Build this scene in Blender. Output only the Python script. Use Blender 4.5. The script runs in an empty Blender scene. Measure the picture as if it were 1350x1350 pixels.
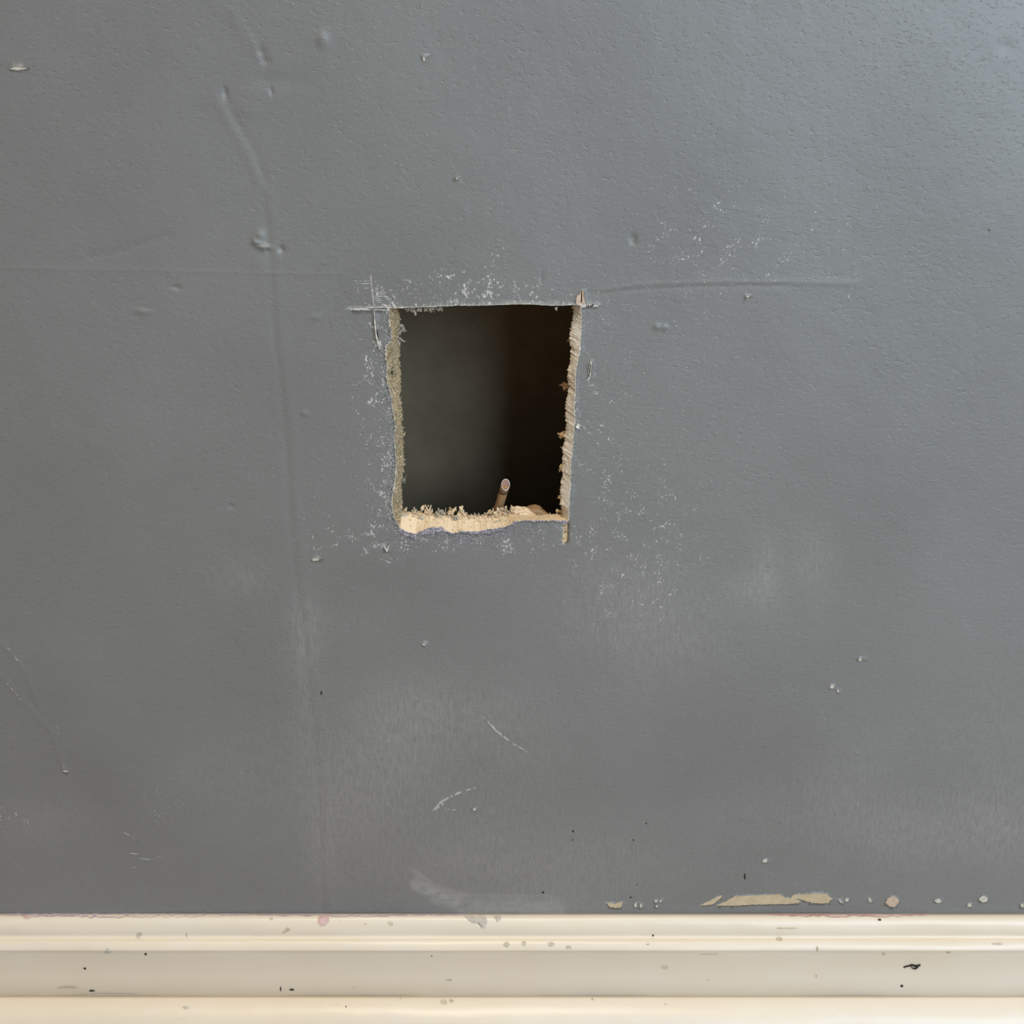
import bpy, bmesh, math, random
import numpy as np
from mathutils import Vector, Euler, noise
from mathutils.geometry import delaunay_2d_cdt

random.seed(7); np.random.seed(7)
S = bpy.context.scene
COL = S.collection

# ------------------------------------------------------------------ camera
D, H, TILT, F = 0.50, 0.5612, math.radians(23.0), 1350.0
cd = bpy.data.cameras.new('camera'); cam = bpy.data.objects.new('camera', cd); COL.objects.link(cam)
cd.sensor_width = 36; cd.lens = 36; cd.clip_start = 0.01
cam.location = (0, -D, H); cam.rotation_euler = (math.pi/2 - TILT, 0, 0)
S.camera = cam
# ------------------------------------------------------------------ light
S.view_settings.view_transform = 'Standard'; S.view_settings.look = 'None'
S.view_settings.exposure = 0.0; S.view_settings.gamma = 1.0; S.view_settings.use_curve_mapping = False
W = bpy.data.worlds.new('room_light'); S.world = W; W.use_nodes = True
W.node_tree.nodes['Background'].inputs[0].default_value = (1.0, 0.93, 0.82, 1)
W.node_tree.nodes['Background'].inputs[1].default_value = 0.18
def area(name, loc, target, size, col, watts):
    l = bpy.data.lights.new(name, 'AREA'); l.shape = 'RECTANGLE'; l.size, l.size_y = size
    l.color = col; l.energy = watts
    o = bpy.data.objects.new(name, l); COL.objects.link(o); o.location = loc
    o.rotation_euler = (Vector(target) - Vector(loc)).to_track_quat('-Z', 'Y').to_euler()
    return o
area('window_daylight', (1.30, -1.75, 1.15), (0.1, 0, 0.6), (1.5, 1.3), (0.62, 0.81, 1.0), 52)
area('ceiling_lamp', (-0.1, -0.75, 2.35), (0, -0.2, 0), (0.5, 0.5), (1.0, 0.84, 0.64), 28)

# ------------------------------------------------------------------ helpers
ct, st = math.cos(TILT), math.sin(TILT)
def P(px, py, y=0.0):
    """pixel -> point on the plane at depth y (0 = painted wall face)"""
    u = (px-675)/F; v = (675-py)/F
    d = (u, ct + v*st, -st + v*ct)
    k = (y + D)/d[1]
    return Vector((d[0]*k, y, H + d[2]*k))
def PX(pts, y=0.0):
    return np.array([[*P(a, b, y)] for a, b in pts])[:, [0, 2]]
MM = 0.001
PXM = 0.00042                      # about one photograph pixel on the wall, in metres

def tag(o, label, cat, group=None, kind=None):
    o['label'] = label; o['category'] = cat
    if group: o['group'] = group
    if kind: o['kind'] = kind
    return o
def mesh_obj(name, verts, faces, mat, parent=None, smooth=True, mats=None, fmat=None):
    m = bpy.data.meshes.new(name); m.from_pydata([tuple(v) for v in verts], [], faces)
    for q in (mats or [mat]): m.materials.append(q)
    if fmat is not None: m.polygons.foreach_set('material_index', np.array(fmat, dtype=np.int32))
    m.polygons.foreach_set('use_smooth', np.full(len(m.polygons), smooth)); m.update()
    o = bpy.data.objects.new(name, m); COL.objects.link(o)
    if parent: o.parent = parent
    return o

# ------------------------------------------------------------------ materials
def newmat(name):
    m = bpy.data.materials.new(name); m.use_nodes = True
    nt = m.node_tree; return m, nt, nt.nodes['Principled BSDF']
def nd(nt, t, **kw):
    n = nt.nodes.new(t)
    for k, v in kw.items(): setattr(n, k, v)
    return n
def noise_node(nt, scale, detail=3, rough=0.6, stretch=(1, 1, 1), coord=None):
    tc = coord or nd(nt, 'ShaderNodeTexCoord')
    mp = nd(nt, 'ShaderNodeMapping'); mp.inputs['Scale'].default_value = stretch
    nt.links.new(tc.outputs['Object'], mp.inputs[0])
    n = nd(nt, 'ShaderNodeTexNoise'); n.inputs['Scale'].default_value = scale
    n.inputs['Detail'].default_value = detail; n.inputs['Roughness'].default_value = rough
    nt.links.new(mp.outputs[0], n.inputs['Vector']); return n
def ramp(nt, src, stops):
    r = nd(nt, 'ShaderNodeValToRGB'); e = r.color_ramp.elements
    while len(e) < len(stops): e.new(0.5)
    for q, (p, c) in zip(e, stops):
        q.position = p; q.color = (*c, 1) if len(c) == 3 else c
    nt.links.new(src, r.inputs[0]); return r
def mixc(nt, fac, a, b):
    m = nd(nt, 'ShaderNodeMix', data_type='RGBA')
    for s, v in ((0, fac), (6, a), (7, b)):
        if isinstance(v, (tuple, list)): m.inputs[s].default_value = (*v, 1)
        elif isinstance(v, float): m.inputs[s].default_value = v
        else: nt.links.new(v, m.inputs[s])
    return m.outputs[2]
def math_n(nt, op, a, b=None, clamp=False):
    m = nd(nt, 'ShaderNodeMath', operation=op); m.use_clamp = clamp
    for i, v in enumerate((a, b)):
        if v is None: continue
        if isinstance(v, (int, float)): m.inputs[i].default_value = v
        else: nt.links.new(v, m.inputs[i])
    return m.outputs[0]
def bump(nt, bsdf, h, dist, strength=1.0, prev=None):
    b = nd(nt, 'ShaderNodeBump'); b.inputs['Distance'].default_value = dist; b.inputs['Strength'].default_value = strength
    nt.links.new(h, b.inputs['Height'])
    if prev: nt.links.new(prev.outputs[0], b.inputs['Normal'])
    nt.links.new(b.outputs[0], bsdf.inputs['Normal']); return b

def wall_material():
    m, nt, b = newmat('grey_satin_paint')
    at = nd(nt, 'ShaderNodeAttribute', attribute_name='wear')
    sep = nd(nt, 'ShaderNodeSeparateColor'); nt.links.new(at.outputs['Color'], sep.inputs[0])
    haze, speck, tint = sep.outputs
    tc = nd(nt, 'ShaderNodeTexCoord')
    big = noise_node(nt, 9, 4, 0.55, coord=tc)
    base = ramp(nt, big.outputs[0], [(0.3, (0.176, 0.175, 0.168)), (0.7, (0.202, 0.201, 0.194))]).outputs[0]
    # fine rolled stipple: nib highlights and pit shade painted into the colour
    nib = noise_node(nt, 560, 2, 0.6, (0.8, 1, 1.1), tc)
    nib_shade = ramp(nt, nib.outputs[0], [(0.24, (0.78,)*3), (0.36, (1, 1, 1)), (0.64, (1, 1, 1)), (0.76, (1.22,)*3)]).outputs[0]
    mul = nd(nt, 'ShaderNodeMix', data_type='RGBA', blend_type='MULTIPLY'); mul.inputs[0].default_value = 0.85
    nt.links.new(base, mul.inputs[6]); nt.links.new(nib_shade, mul.inputs[7]); col = mul.outputs[2]
    # chalky haze, in upright brush streaks
    streak = noise_node(nt, 420, 4, 0.7, (1.6, 1, 0.32), tc)
    st_r = ramp(nt, streak.outputs[0], [(0.36, (0,)*3), (0.68, (1,)*3)]).outputs[0]
    hz = math_n(nt, 'MULTIPLY', haze, math_n(nt, 'ADD', math_n(nt, 'MULTIPLY', st_r, 0.85), 0.10), True)
    hcol = mixc(nt, tint, (0.34, 0.335, 0.32), (0.33, 0.29, 0.30))
    col = mixc(nt, hz, col, hcol)
    # filler wiped thinly over the paint
    wip = noise_node(nt, 240, 4, 0.7, (0.5, 1, 1), tc)
    wr = ramp(nt, wip.outputs[0], [(0.35, (0.25,)*3), (0.6, (1,)*3)]).outputs[0]
    col = mixc(nt, math_n(nt, 'MULTIPLY', at.outputs['Alpha'], wr, True), col, (0.33, 0.32, 0.295))
    # chips of white dust
    sp = noise_node(nt, 820, 3, 0.7, (1, 1, 0.8), tc)
    pat = noise_node(nt, 130, 3, 0.6, coord=tc)
    patr = ramp(nt, pat.outputs[0], [(0.38, (0.25,)*3), (0.62, (1,)*3)]).outputs[0]
    thr = math_n(nt, 'SUBTRACT', 0.79, math_n(nt, 'MULTIPLY', math_n(nt, 'MULTIPLY', speck, patr), 0.26))
    spm = math_n(nt, 'MULTIPLY', math_n(nt, 'SUBTRACT', sp.outputs[0], thr), 12.0, True)
    col = mixc(nt, spm, col, mixc(nt, tint, (0.55, 0.53, 0.50), (0.46, 0.40, 0.46)))
    nt.links.new(col, b.inputs['Base Color'])
    b.inputs['Roughness'].default_value = 0.46; b.inputs['Specular IOR Level'].default_value = 0.62
    h1 = noise_node(nt, 470, 3, 0.62, (0.72, 1, 1.1), tc)
    h2 = noise_node(nt, 60, 2, 0.5, coord=tc)
    p = bump(nt, b, h2.outputs[0], 0.0006, 0.6)
    bump(nt, b, ramp(nt, h1.outputs[0], [(0.30, (0,)*3), (0.42, (.45,)*3), (0.60, (.5,)*3), (0.74, (1,)*3)]).outputs[0], 0.00030, 0.8, p)
    return m

def simple(name, c1, c2, scale=300, rough=0.8, bd=0.0003, spec=0.3, stretch=(1, 1, 1), detail=4, lo=0.35, hi=0.65):
    m, nt, b = newmat(name)
    n = noise_node(nt, scale, detail, 0.65, stretch)
    nt.links.new(ramp(nt, n.outputs[0], [(lo, c1), (hi, c2)]).outputs[0], b.inputs['Base Color'])
    b.inputs['Roughness'].default_value = rough; b.inputs['Specular IOR Level'].default_value = spec
    if bd: bump(nt, b, n.outputs[0], bd)
    return m
M = {}
M['paint'] = wall_material()
M['paint_edge'] = simple('grey_paint_edge', (0.16, 0.16, 0.16), (0.24, 0.24, 0.24), 600)
M['paper'] = simple('torn_white_paper', (0.42, 0.39, 0.33), (0.72, 0.69, 0.63), 700, bd=0.0002)
M['napgrey'] = simple('grey_white_nap', (0.26, 0.26, 0.26), (0.55, 0.53, 0.50), 800, bd=0)
M['lilac'] = simple('torn_lilac_paper', (0.24, 0.22, 0.26), (0.55, 0.49, 0.52), 800, bd=0.0003, lo=0.4, hi=0.6)
M['gypsum'] = simple('tan_board_core', (0.30, 0.19, 0.10), (0.77, 0.62, 0.43), 330, 0.9, 0.0005, 0.15, lo=.26, hi=.40)
M['kerf'] = simple('crumbly_kerf', (0.16, 0.10, 0.05), (0.74, 0.58, 0.38), 900, 0.95, 0.0006, 0.1, lo=.38, hi=.52)
M['litcore'] = simple('board_core_painted_lit', (0.80, 0.73, 0.62), (0.90, 0.85, 0.76), 200, 0.9, 0.0002, 0.15)  # same core, paler: light on the right cut face put into its colour
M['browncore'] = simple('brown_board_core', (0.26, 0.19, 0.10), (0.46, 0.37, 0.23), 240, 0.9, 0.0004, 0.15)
M['tan'] = simple('tan_paper_face', (0.50, 0.39, 0.25), (0.58, 0.47, 0.31), 180, 0.85, 0.0001)
M['pale'] = simple('pale_primer', (0.50, 0.45, 0.37), (0.62, 0.57, 0.48), 300, 0.85, 0.0001)
M['pinktan'] = simple('pinkish_tan_face', (0.50, 0.36, 0.25), (0.60, 0.48, 0.36), 250, 0.85, 0.0001)
M['kraft'] = simple('brown_kraft_paper', (0.28, 0.17, 0.085), (0.40, 0.26, 0.145), 200, 0.85, 0.0002)
M['fuzz'] = simple('tan_fibre', (0.50, 0.36, 0.22), (0.74, 0.58, 0.38), 500, 0.95, 0)
M['greyfuzz'] = simple('grey_fibre', (0.30, 0.26, 0.20), (0.48, 0.42, 0.33), 500, 0.95, 0)
M['scratch'] = simple('pale_scratch', (0.30, 0.295, 0.28), (0.54, 0.52, 0.49), 900, 0.8, 0)
M['dark'] = simple('dark_fleck', (0.02, 0.018, 0.014), (0.06, 0.05, 0.035), 400, 0.7, 0)
M['cavity'] = simple('unpainted_board', (0.180, 0.138, 0.086), (0.225, 0.175, 0.112), 30, 0.9, 0)
M['stud'] = simple('pine_framing', (0.42, 0.29, 0.17), (0.55, 0.40, 0.25), 40, 0.8, 0.0003, stretch=(6, 6, 0.5))
M['sheath'] = simple('brown_sheath', (0.30, 0.16, 0.07), (0.40, 0.23, 0.105), 300, 0.7, 0.0001)
M['cutend'] = simple('pinkish_cut_end', (0.24, 0.13, 0.11), (0.36, 0.22, 0.19), 600, 0.7, 0)
M['rim'] = simple('pale_cut_rim', (0.34, 0.27, 0.24), (0.50, 0.42, 0.38), 500, 0.7, 0)
M['floor'] = simple('oak_floor', (0.36, 0.25, 0.15), (0.48, 0.35, 0.22), 12, 0.5, 0.0002, stretch=(0.4, 6, 1))
M['lilacline'] = simple('lilac_paint_line', (0.52, 0.42, 0.48), (0.66, 0.56, 0.56), 200, 0.6, 0)
M['pinkmark'] = simple('pink_stain', (0.55, 0.34, 0.31), (0.68, 0.48, 0.44), 200, 0.6, 0)
M['greysmear'] = simple('grey_filler_smear', (0.48, 0.43, 0.36), (0.60, 0.54, 0.46), 250, 0.7, 0.0001)
M['brownscuff_dark'] = simple('dark_brown_band', (0.10, 0.055, 0.03), (0.16, 0.09, 0.05), 300, 0.7, 0)
M['brownscuff'] = simple('brown_scuff', (0.46, 0.38, 0.27), (0.66, 0.57, 0.44), 500, 0.7, 0)
def trim_mat():
    m, nt, b = newmat('cream_gloss_paint')
    tc = nd(nt, 'ShaderNodeTexCoord')
    n = noise_node(nt, 14, 4, 0.6, (0.35, 1, 1), tc)
    c = ramp(nt, n.outputs[0], [(0.35, (0.745, 0.635, 0.49)), (0.65, (0.78, 0.69, 0.57))]).outputs[0]
    f = noise_node(nt, 260, 3, 0.6, (0.4, 1, 1), tc)
    fm = ramp(nt, f.outputs[0], [(0.66, (0,)*3), (0.76, (1,)*3)]).outputs[0]
    c = mixc(nt, math_n(nt, 'MULTIPLY', fm, 0.35), c, (0.62, 0.52, 0.36))
    nt.links.new(c, b.inputs['Base Color']); b.inputs['Roughness'].default_value = 0.38
    bump(nt, b, n.outputs[0], 0.0008, 0.5)
    return m
M['trim'] = trim_mat()

# ------------------------------------------------------------------ wall relief (metres, + = towards the room)
BUMPS = [  # px, py, sigma x, sigma y (pixels), height mm
    (425, 51, 4, 5, 0.9), (342, 310, 4, 4, 1.0), (339, 320, 4.5, 2.5, 1.0), (347, 326, 5, 2.2, 1.2), (352, 330, 2, 2, -.5), (335, 316, 2, 3, .5),
    (345, 69, 3, 4, -0.7), (297, 123, 2, 4, -0.7), (358, 121, 1.6, 3, -0.5), (371, 329, 2.5, 3, -1.0), (349, 80, 3, 3, -0.6),
    (188, 410, 6, 3, 0.6), (190, 406, 6, 2, -0.3), (232, 379, 4, 2, -0.6), (305, 668, 3, 2, -0.5), (416, 418, 5, 2.5, 0.4),
    (866, 431, 2.5, 2.5, 0.7), (876, 432, 2.5, 2.5, 0.7), (835, 315, 2.5, 4, -0.8), (327, 145, 9, 6, 0.35), (365, 107, 22, 6, -0.35),
    (343, 127, 14, 12, 0.3), (714, 365, 2, 5, -0.3), (1326, 62, 6, 5, -0.3), (340, 345, 6, 8, 0.3), (402, 545, 3, 2.5, 0.5),
]
RIDGES = [  # polyline, sigma px, height mm (sign), step mm
    ([(286, 132), (306, 170), (328, 205), (345, 250)], 4, 0.22),
    ([(296, 128), (314, 165), (336, 200), (350, 245)], 3.5, -0.18),
    ([(305, 15), (322, 45), (345, 75)], 4, 0.25),
    ([(345, 250), (353, 300), (357, 350), (360, 420), (366, 480), (374, 545), (379, 620), (383, 700), (392, 780), (403, 860), (411, 940), (419, 1040), (425, 1200)], 3, -0.17),
    ([(355, 250), (363, 330), (369, 420), (376, 490), (385, 560), (390, 640), (395, 710), (402, 780), (413, 860), (421, 940), (429, 1040), (435, 1200)], 4.5, 0.15),
    ([(118, 340), (150, 333), (190, 320), (222, 311)], 3, -0.3),
    ([(0, 353), (200, 357), (450, 362)], 1.4, 0.12),
    ([(790, 383), (840, 376), (930, 372), (1040, 372), (1130, 374)], 2.2, 0.20), ([(780, 387), (840, 381), (930, 377), (1040, 376)], 2, -0.16),
    ([(0, 845), (30, 880), (55, 940)], 2.5, 0.16), ([(0, 890), (40, 935), (68, 965), (84, 1015)], 2.5, 0.16),
]
BW = [(*P(a, b).xz, sx*PXM, sy*PXM, h*MM) for a, b, sx, sy, h in BUMPS]
RW = [(PX(pl), s*PXM, h*MM) for pl, s, h in RIDGES]
def seg_dist(X, Z, pl):
    d = np.full(X.shape, 1e9)
    for (x0, z0), (x1, z1) in zip(pl[:-1], pl[1:]):
        dx, dz = x1-x0, z1-z0
        t = np.clip(((X-x0)*dx + (Z-z0)*dz)/(dx*dx+dz*dz), 0, 1)
        d = np.minimum(d, np.hypot(X-x0-t*dx, Z-z0-t*dz))
    return d
def disp(X, Z):
    h = 0.0004*np.sin(X*21+1.3)*np.sin(Z*17+0.4) + 0.00025*np.sin(X*47+Z*31)
    for x, z, sx, sz, a in BW:
        h = h + a*np.exp(-0.5*(((X-x)/sx)**2 + ((Z-z)/sz)**2))
    for pl, s, a in RW:
        h = h + a*np.exp(-0.5*(seg_dist(X, Z, pl)/s)**2)
    # flatten at the far ends so the sheet meets its border
    e = np.clip((0.42-np.abs(X))/0.06, 0, 1)*np.clip((0.66-Z)/0.05, 0, 1)*np.clip((Z-0.02)/0.03, 0, 1)
    return h*e
def surf(px, py, lift=0.0):
    p = P(px, py); return Vector((p.x, -float(disp(np.array([p.x]), np.array([p.z]))[0]) - lift, p.z))

# ------------------------------------------------------------------ opening outlines (pixels)
F_TOP = [(512.6, 407), (535, 406), (560, 405), (600, 403), (640, 402.5), (680, 401), (700, 401), (720, 402.2), (735, 403), (755, 402), (766, 402)]
F_RIGHT = [(766, 402), (766, 418), (766, 435), (764, 466), (760, 481), (758, 495), (758.5, 518), (756.5, 540), (758, 555), (756, 577), (753, 607), (752, 629), (751, 651), (750, 666), (749.6, 687)]
F_BOT = [(749.6, 687), (735, 686), (714, 686), (693, 686.7), (678, 688), (670, 693.5), (655, 697), (640, 698.5), (625, 700.7), (610, 700), (596, 702.5), (585, 698.5), (575, 695.5), (567, 696), (554, 700), (548, 703), (535, 700.5), (527.4, 695.5)]
F_LEFT = [(527.4, 695.5), (521, 684), (518, 672), (517.2, 662), (518, 652), (521, 641), (523, 621), (522, 599), (521.5, 577), (521, 555), (518.3, 540), (516, 525), (513, 511), (510, 503), (511, 488), (509.6, 473), (509.6, 457.5), (516, 450), (516, 436), (514, 423), (512.6, 407)]
B_TOP = [(527, 397), (640, 395), (754, 395)]
B_RIGHT = [(754, 395), (757, 414), (752.6, 432), (751, 450), (753, 466), (751, 478), (749, 494), (750, 503), (749, 518), (746, 540), (746.7, 555), (746, 570), (743, 584), (742, 599), (742, 614), (740.7, 632), (739, 651), (739, 663), (742, 672), (740, 678)]
B_BOT = [(740, 678), (704, 678.5), (670, 678), (640, 680), (596, 680), (566, 677), (545, 675), (529.6, 674)]
B_LEFT = [(529.6, 674), (529.6, 658), (529.6, 632), (532, 614), (532, 592), (530.4, 570), (530, 540), (528, 518), (529, 488), (527, 466), (527, 440), (527, 397)]
T = 0.0127
def resample(pts, n):
    p = np.array(pts, float); d = np.r_[0, np.cumsum(np.hypot(*np.diff(p, axis=0).T))]
    s = np.linspace(0, d[-1], n+1)
    return np.c_[np.interp(s, d, p[:, 0]), np.interp(s, d, p[:, 1])]
def vnoise(i, f, seed):
    return noise.noise(Vector((i*f, seed*7.31, 0.5)))
fr, bk, side = [], [], []
for k, (a, b, n) in enumerate(((F_TOP, B_TOP, 300), (F_RIGHT, B_RIGHT, 340), (F_BOT, B_BOT, 300), (F_LEFT, B_LEFT, 340))):
    fr.append(resample(a, n)[:-1]); bk.append(resample(b, n)[:-1]); side += [k]*n
fr = np.vstack(fr); bk = np.vstack(bk); side = np.array(side); N = len(fr)
tn = np.roll(fr, -1, 0) - np.roll(fr, 1, 0); tn /= np.linalg.norm(tn, axis=1)[:, None]
nrm = np.c_[tn[:, 1], -tn[:, 0]]                      # outward in pixels (y down)
amp = np.array([0.5, 0.6, 0.8, 0.9])[side]
jit = np.array([vnoise(i, .11, 1)*1.0 + vnoise(i, .37, 2)*.8 + vnoise(i, .9, 3)*.5 for i in range(N)])*amp
front = fr + nrm*jit[:, None]
wmean = np.array([1.3, 1.1, 2.4, 1.7])[side]
wj = np.array([abs(vnoise(i, .07, 4)*1.6 + vnoise(i, .31, 5)*1.1 + vnoise(i, .8, 6)*.7) for i in range(N)])
outer = front + nrm*(0.35 + wmean*wj)[:, None]
jb = np.array([vnoise(i, .13, 8)*1.2 + vnoise(i, .41, 9)*1.1 + vnoise(i, .9, 10)*.8 for i in range(N)])
back = bk + nrm*jb[:, None]*np.array([.4, 1.2, .8, 1.0])[side][:, None]

# ------------------------------------------------------------------ cut-outs in the paint
def blob(cx, cy, rx, ry, seed, n=18, j=.28):
    r = random.Random(seed)
    return [(cx + rx*math.cos(2*math.pi*i/n)*(1+r.uniform(-j, j)), cy + ry*math.sin(2*math.pi*i/n)*(1+r.uniform(-j, j))) for i in range(n)]
def rough(poly, step=2.0, j=.5, seed=0):
    r = random.Random(seed); p = np.array(poly + [poly[0]], float)
    L = np.hypot(*np.diff(p, axis=0).T).sum(); q = resample(p, max(8, int(L/step)))[:-1]
    return [(x + r.uniform(-j, j), y + r.uniform(-j, j)) for x, y in q]
PEELS = [
    (rough([(922, 1193.5), (935, 1188), (945, 1182.5), (952, 1181), (952, 1183.5), (945, 1189), (940, 1192.5), (930, 1194)], 2, .5, 1), 'tan'),
    (rough([(943, 1194.3), (952, 1190.5), (960, 1187), (969, 1182), (990, 1181), (1015, 1180.5), (1030, 1180), (1034, 1184), (1043, 1184.5), (1047, 1180.7), (1073, 1178.8), (1091, 1179), (1094, 1183), (1099, 1185.5), (1095, 1188), (1094, 1192), (1070, 1192), (1060, 1188), (1050, 1185.5), (1057, 1190), (1052, 1192), (1037, 1193.2), (1000, 1193.6), (970, 1194.5)], 2, .45, 2), 'tan'),
    (rough([(1105, 1185), (1109, 1187), (1113, 1192), (1108, 1191)], 2, .4, 3), 'pale'), (blob(1117, 1187, 2.6, 3, 4), 'pale'),
    (rough([(1145, 1183), (1149, 1184), (1150, 1190), (1146, 1190)], 2, .5, 5), 'pale'),
    (blob(1176.5, 1188.5, 8.2, 7, 6, 22, .14), 'pinktan'), (blob(1237, 1187.5, 4.6, 3.2, 7), 'pale'),
    (blob(1297, 1185.5, 6.6, 4.2, 8, 20, .2), 'pale'), (blob(1348, 1193.5, 2.5, 3, 9), 'pale'), (blob(1278, 1193, 3, 3, 29), 'greysmear'),
    (rough([(799, 1190), (807, 1190), (810, 1192), (816, 1189), (822, 1190), (819, 1196.5), (812, 1197.5), (803, 1196)], 2, .5, 10), 'tan'),
    (blob(838, 1193, 1.8, 3.8, 11), 'pale'), (blob(845, 1194, 2, 3.4, 12), 'pale'), (blob(865, 1188.5, 2.6, 2, 13), 'pale'), (blob(871, 1188, 1.8, 2, 14), 'pale'), (blob(866, 1195, 1.8, 1.6, 15), 'pale'),
    (blob(1097, 905, 3, 3.2, 16), 'pale'), (blob(1105, 911, 1.6, 2.4, 17), 'pale'), (blob(1009, 1136, 3.6, 2.6, 18), 'pale'), (blob(1134, 870, 2.6, 2.2, 19), 'pale'),
    (blob(559, 77, 1.4, 4, 20), 'pale'), (blob(602, 235, 1, 2.4, 21), 'pale'), (blob(416, 738, 4.5, 2, 22), 'pale'), (blob(986, 391, 2.4, 1.8, 23), 'pale'),
    (blob(626, 1067, 2.6, 2, 24), 'pale'), (blob(86, 1017, 3.4, 1.6, 25), 'pale'), (blob(25, 90, 11, 2.2, 26), 'greysmear'), (blob(559, 850, 2.4, 1.5, 27), 'pale'),
    # bared paper round the over-cut at the top right corner
    (rough([(760, 401), (759.5, 391), (764, 388), (765, 383), (769.5, 382), (770, 391), (772.5, 399), (769, 401.5)], 2, .5, 30), 'pinktan'),
    (rough([(761, 399.5), (788.5, 401.5), (789.5, 404), (766, 405)], 2, .4, 31), 'paper'),
    (rough([(461, 406.8), (476, 406), (490, 405), (513, 404.4), (513, 409.5), (490, 409), (462, 409.2)], 2, .4, 32), 'paper'),
    (rough([(493.6, 410), (495.5, 430), (498.5, 445), (502.5, 461), (500, 462), (495.6, 447), (493.6, 430), (492.6, 411)], 2, .35, 33), 'paper'),
    (rough([(774.8, 500.5), (778.4, 475), (781, 475.5), (777.6, 502)], 2, .4, 34), 'paper'),
    (rough([(504.5, 718), (506.5, 718.5), (510, 724), (513, 717), (514.2, 718), (511.5, 728), (509.5, 728)], 2, .3, 35), 'paper'),
    (rough([(510, 394.5), (512.6, 394.5), (513.4, 404), (511, 404)], 2, .3, 36), 'greysmear'),
    # saw kerf that runs on below the bottom right corner
    (rough([(741.5, 687), (742, 700), (740, 713), (742, 716.5), (746, 717), (749, 713.5), (749.2, 700), (749.8, 688)], 1.6, .5, 37), 'gypsum'),
    # torn face below the left part of the bottom edge
    (rough([(556, 702), (566, 697), (582, 696), (586, 700), (574, 702.5), (560, 705.5)], 1.6, .6, 38), 'lilac'),
    (rough([(527, 696), (532, 701), (540, 705), (549, 706.5), (546, 709), (533, 705.5), (526, 699.5)], 1.6, .6, 39), 'lilac'),
    (rough([(612, 701), (632, 702.5), (650, 700), (664, 697), (662, 700), (645, 703.5), (622, 704.5)], 1.6, .6, 40), 'lilac'),
]
SLITS = [  # open knife cuts (dark inside)
    [(484, 407.2), (496, 406.6), (511, 406.4), (511, 408), (496, 408), (485, 408.2)],
    [(496, 433), (497.6, 436), (499.6, 449), (499, 449.5), (496.6, 441)],
    [(766, 383.5), (767.4, 383), (767.6, 391), (767, 400), (765.6, 400), (766, 391)],
    [(757, 401.6), (785, 402.4), (785.5, 403.4), (757, 403)],
    [(778.2, 480), (779.3, 480.5), (777, 497), (775.9, 496.5)],
    [(510.6, 396), (511.6, 396), (512, 403), (511.2, 403)],
]

# ------------------------------------------------------------------ painted sheet: triangulated grid with cut-outs
holes = [(PX(outer), 0.0006, 1)] + [(PX(p), 0.00025, 1) for p, _ in PEELS]
slits_w = [(PX(p), 0.004, 2) for p in SLITS]
polys = holes + slits_w
X0, X1, Z0, Z1 = -0.40, 0.40, 0.03, 0.64
gs = 0.0026
gx, gz = np.meshgrid(np.arange(X0, X1+1e-6, gs), np.arange(Z0, Z1+1e-6, gs))
jx = (np.random.rand(*gx.shape)-.5)*gs*.5; jz = (np.random.rand(*gx.shape)-.5)*gs*.5
pts = [np.c_[(gx+jx).ravel(), (gz+jz).ravel()]]
def dense(xa, xb, za, zb, g):
    a, b = np.meshgrid(np.arange(xa, xb, g), np.arange(za, zb, g))
    return np.c_[a.ravel(), b.ravel()] + (np.random.rand(a.size, 2)-.5)*g*.5
for x, z, sx, sz, a in BW:
    pts.append(dense(x-3*sx, x+3*sx, z-3*sz, z+3*sz, max(.0005, min(sx, sz)*.6)))
for pl, s, a in RW:
    L = np.hypot(*np.diff(pl, axis=0).T).sum(); q = resample(pl, int(L/(s*1.2)))
    t = np.gradient(q, axis=0); t /= np.linalg.norm(t, axis=1)[:, None]
    for o in (-2.2, -1.1, 0, 1.1, 2.2): pts.append(q + np.c_[t[:, 1], -t[:, 0]]*s*o)
a, b = P(540, 1201), P(730, 1140); pts.append(dense(a.x, b.x, a.z, b.z, .0010))
pts = np.vstack(pts)
keep = np.ones(len(pts), bool)
def inside(Q, poly):
    r = np.zeros(len(Q), bool); lo, hi = poly.min(0), poly.max(0)
    c = np.where(((Q >= lo) & (Q <= hi)).all(1))[0]
    if len(c) == 0: return r
    x, z = Q[c, 0], Q[c, 1]; res = np.zeros(len(c), bool)
    x0, z0 = poly[:, 0], poly[:, 1]; x1, z1 = np.roll(x0, -1), np.roll(z0, -1)
    for i in range(len(poly)):
        m = (z0[i] > z) != (z1[i] > z)
        if m.any(): res[m] ^= x[m] < (x1[i]-x0[i])*(z[m]-z0[i])/(z1[i]-z0[i]) + x0[i]
    r[c] = res; return r
keep &= ~inside(pts, polys[0][0])
pts = pts[keep & (pts[:, 0] >= X0-.01) & (pts[:, 0] <= X1+.01) & (pts[:, 1] >= 0.005) & (pts[:, 1] <= Z1)]
WX, WZ = 1.7, 2.4
border = np.array([(-WX, 0), (WX, 0), (WX, WZ), (-WX, WZ)])
V = [Vector(p) for p in pts]; E = []
for poly in [border] + [p[0] for p in polys]:
    s = len(V); V += [Vector(p) for p in poly]; E += [(s+i, s+(i+1) % len(poly)) for i in range(len(poly))]
ov, oe, of, *_ = delaunay_2d_cdt(V, E, [], 0, 1e-7, False)
ov = np.array([(v[0], v[1]) for v in ov]); tri = np.array([f for f in of])
cen = ov[tri].mean(1); cls = np.full(len(tri), -1)
for k in range(len(polys)-1, -1, -1):
    cls[inside(cen, polys[k][0])] = k
y = -disp(ov[:, 0], ov[:, 1])
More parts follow.
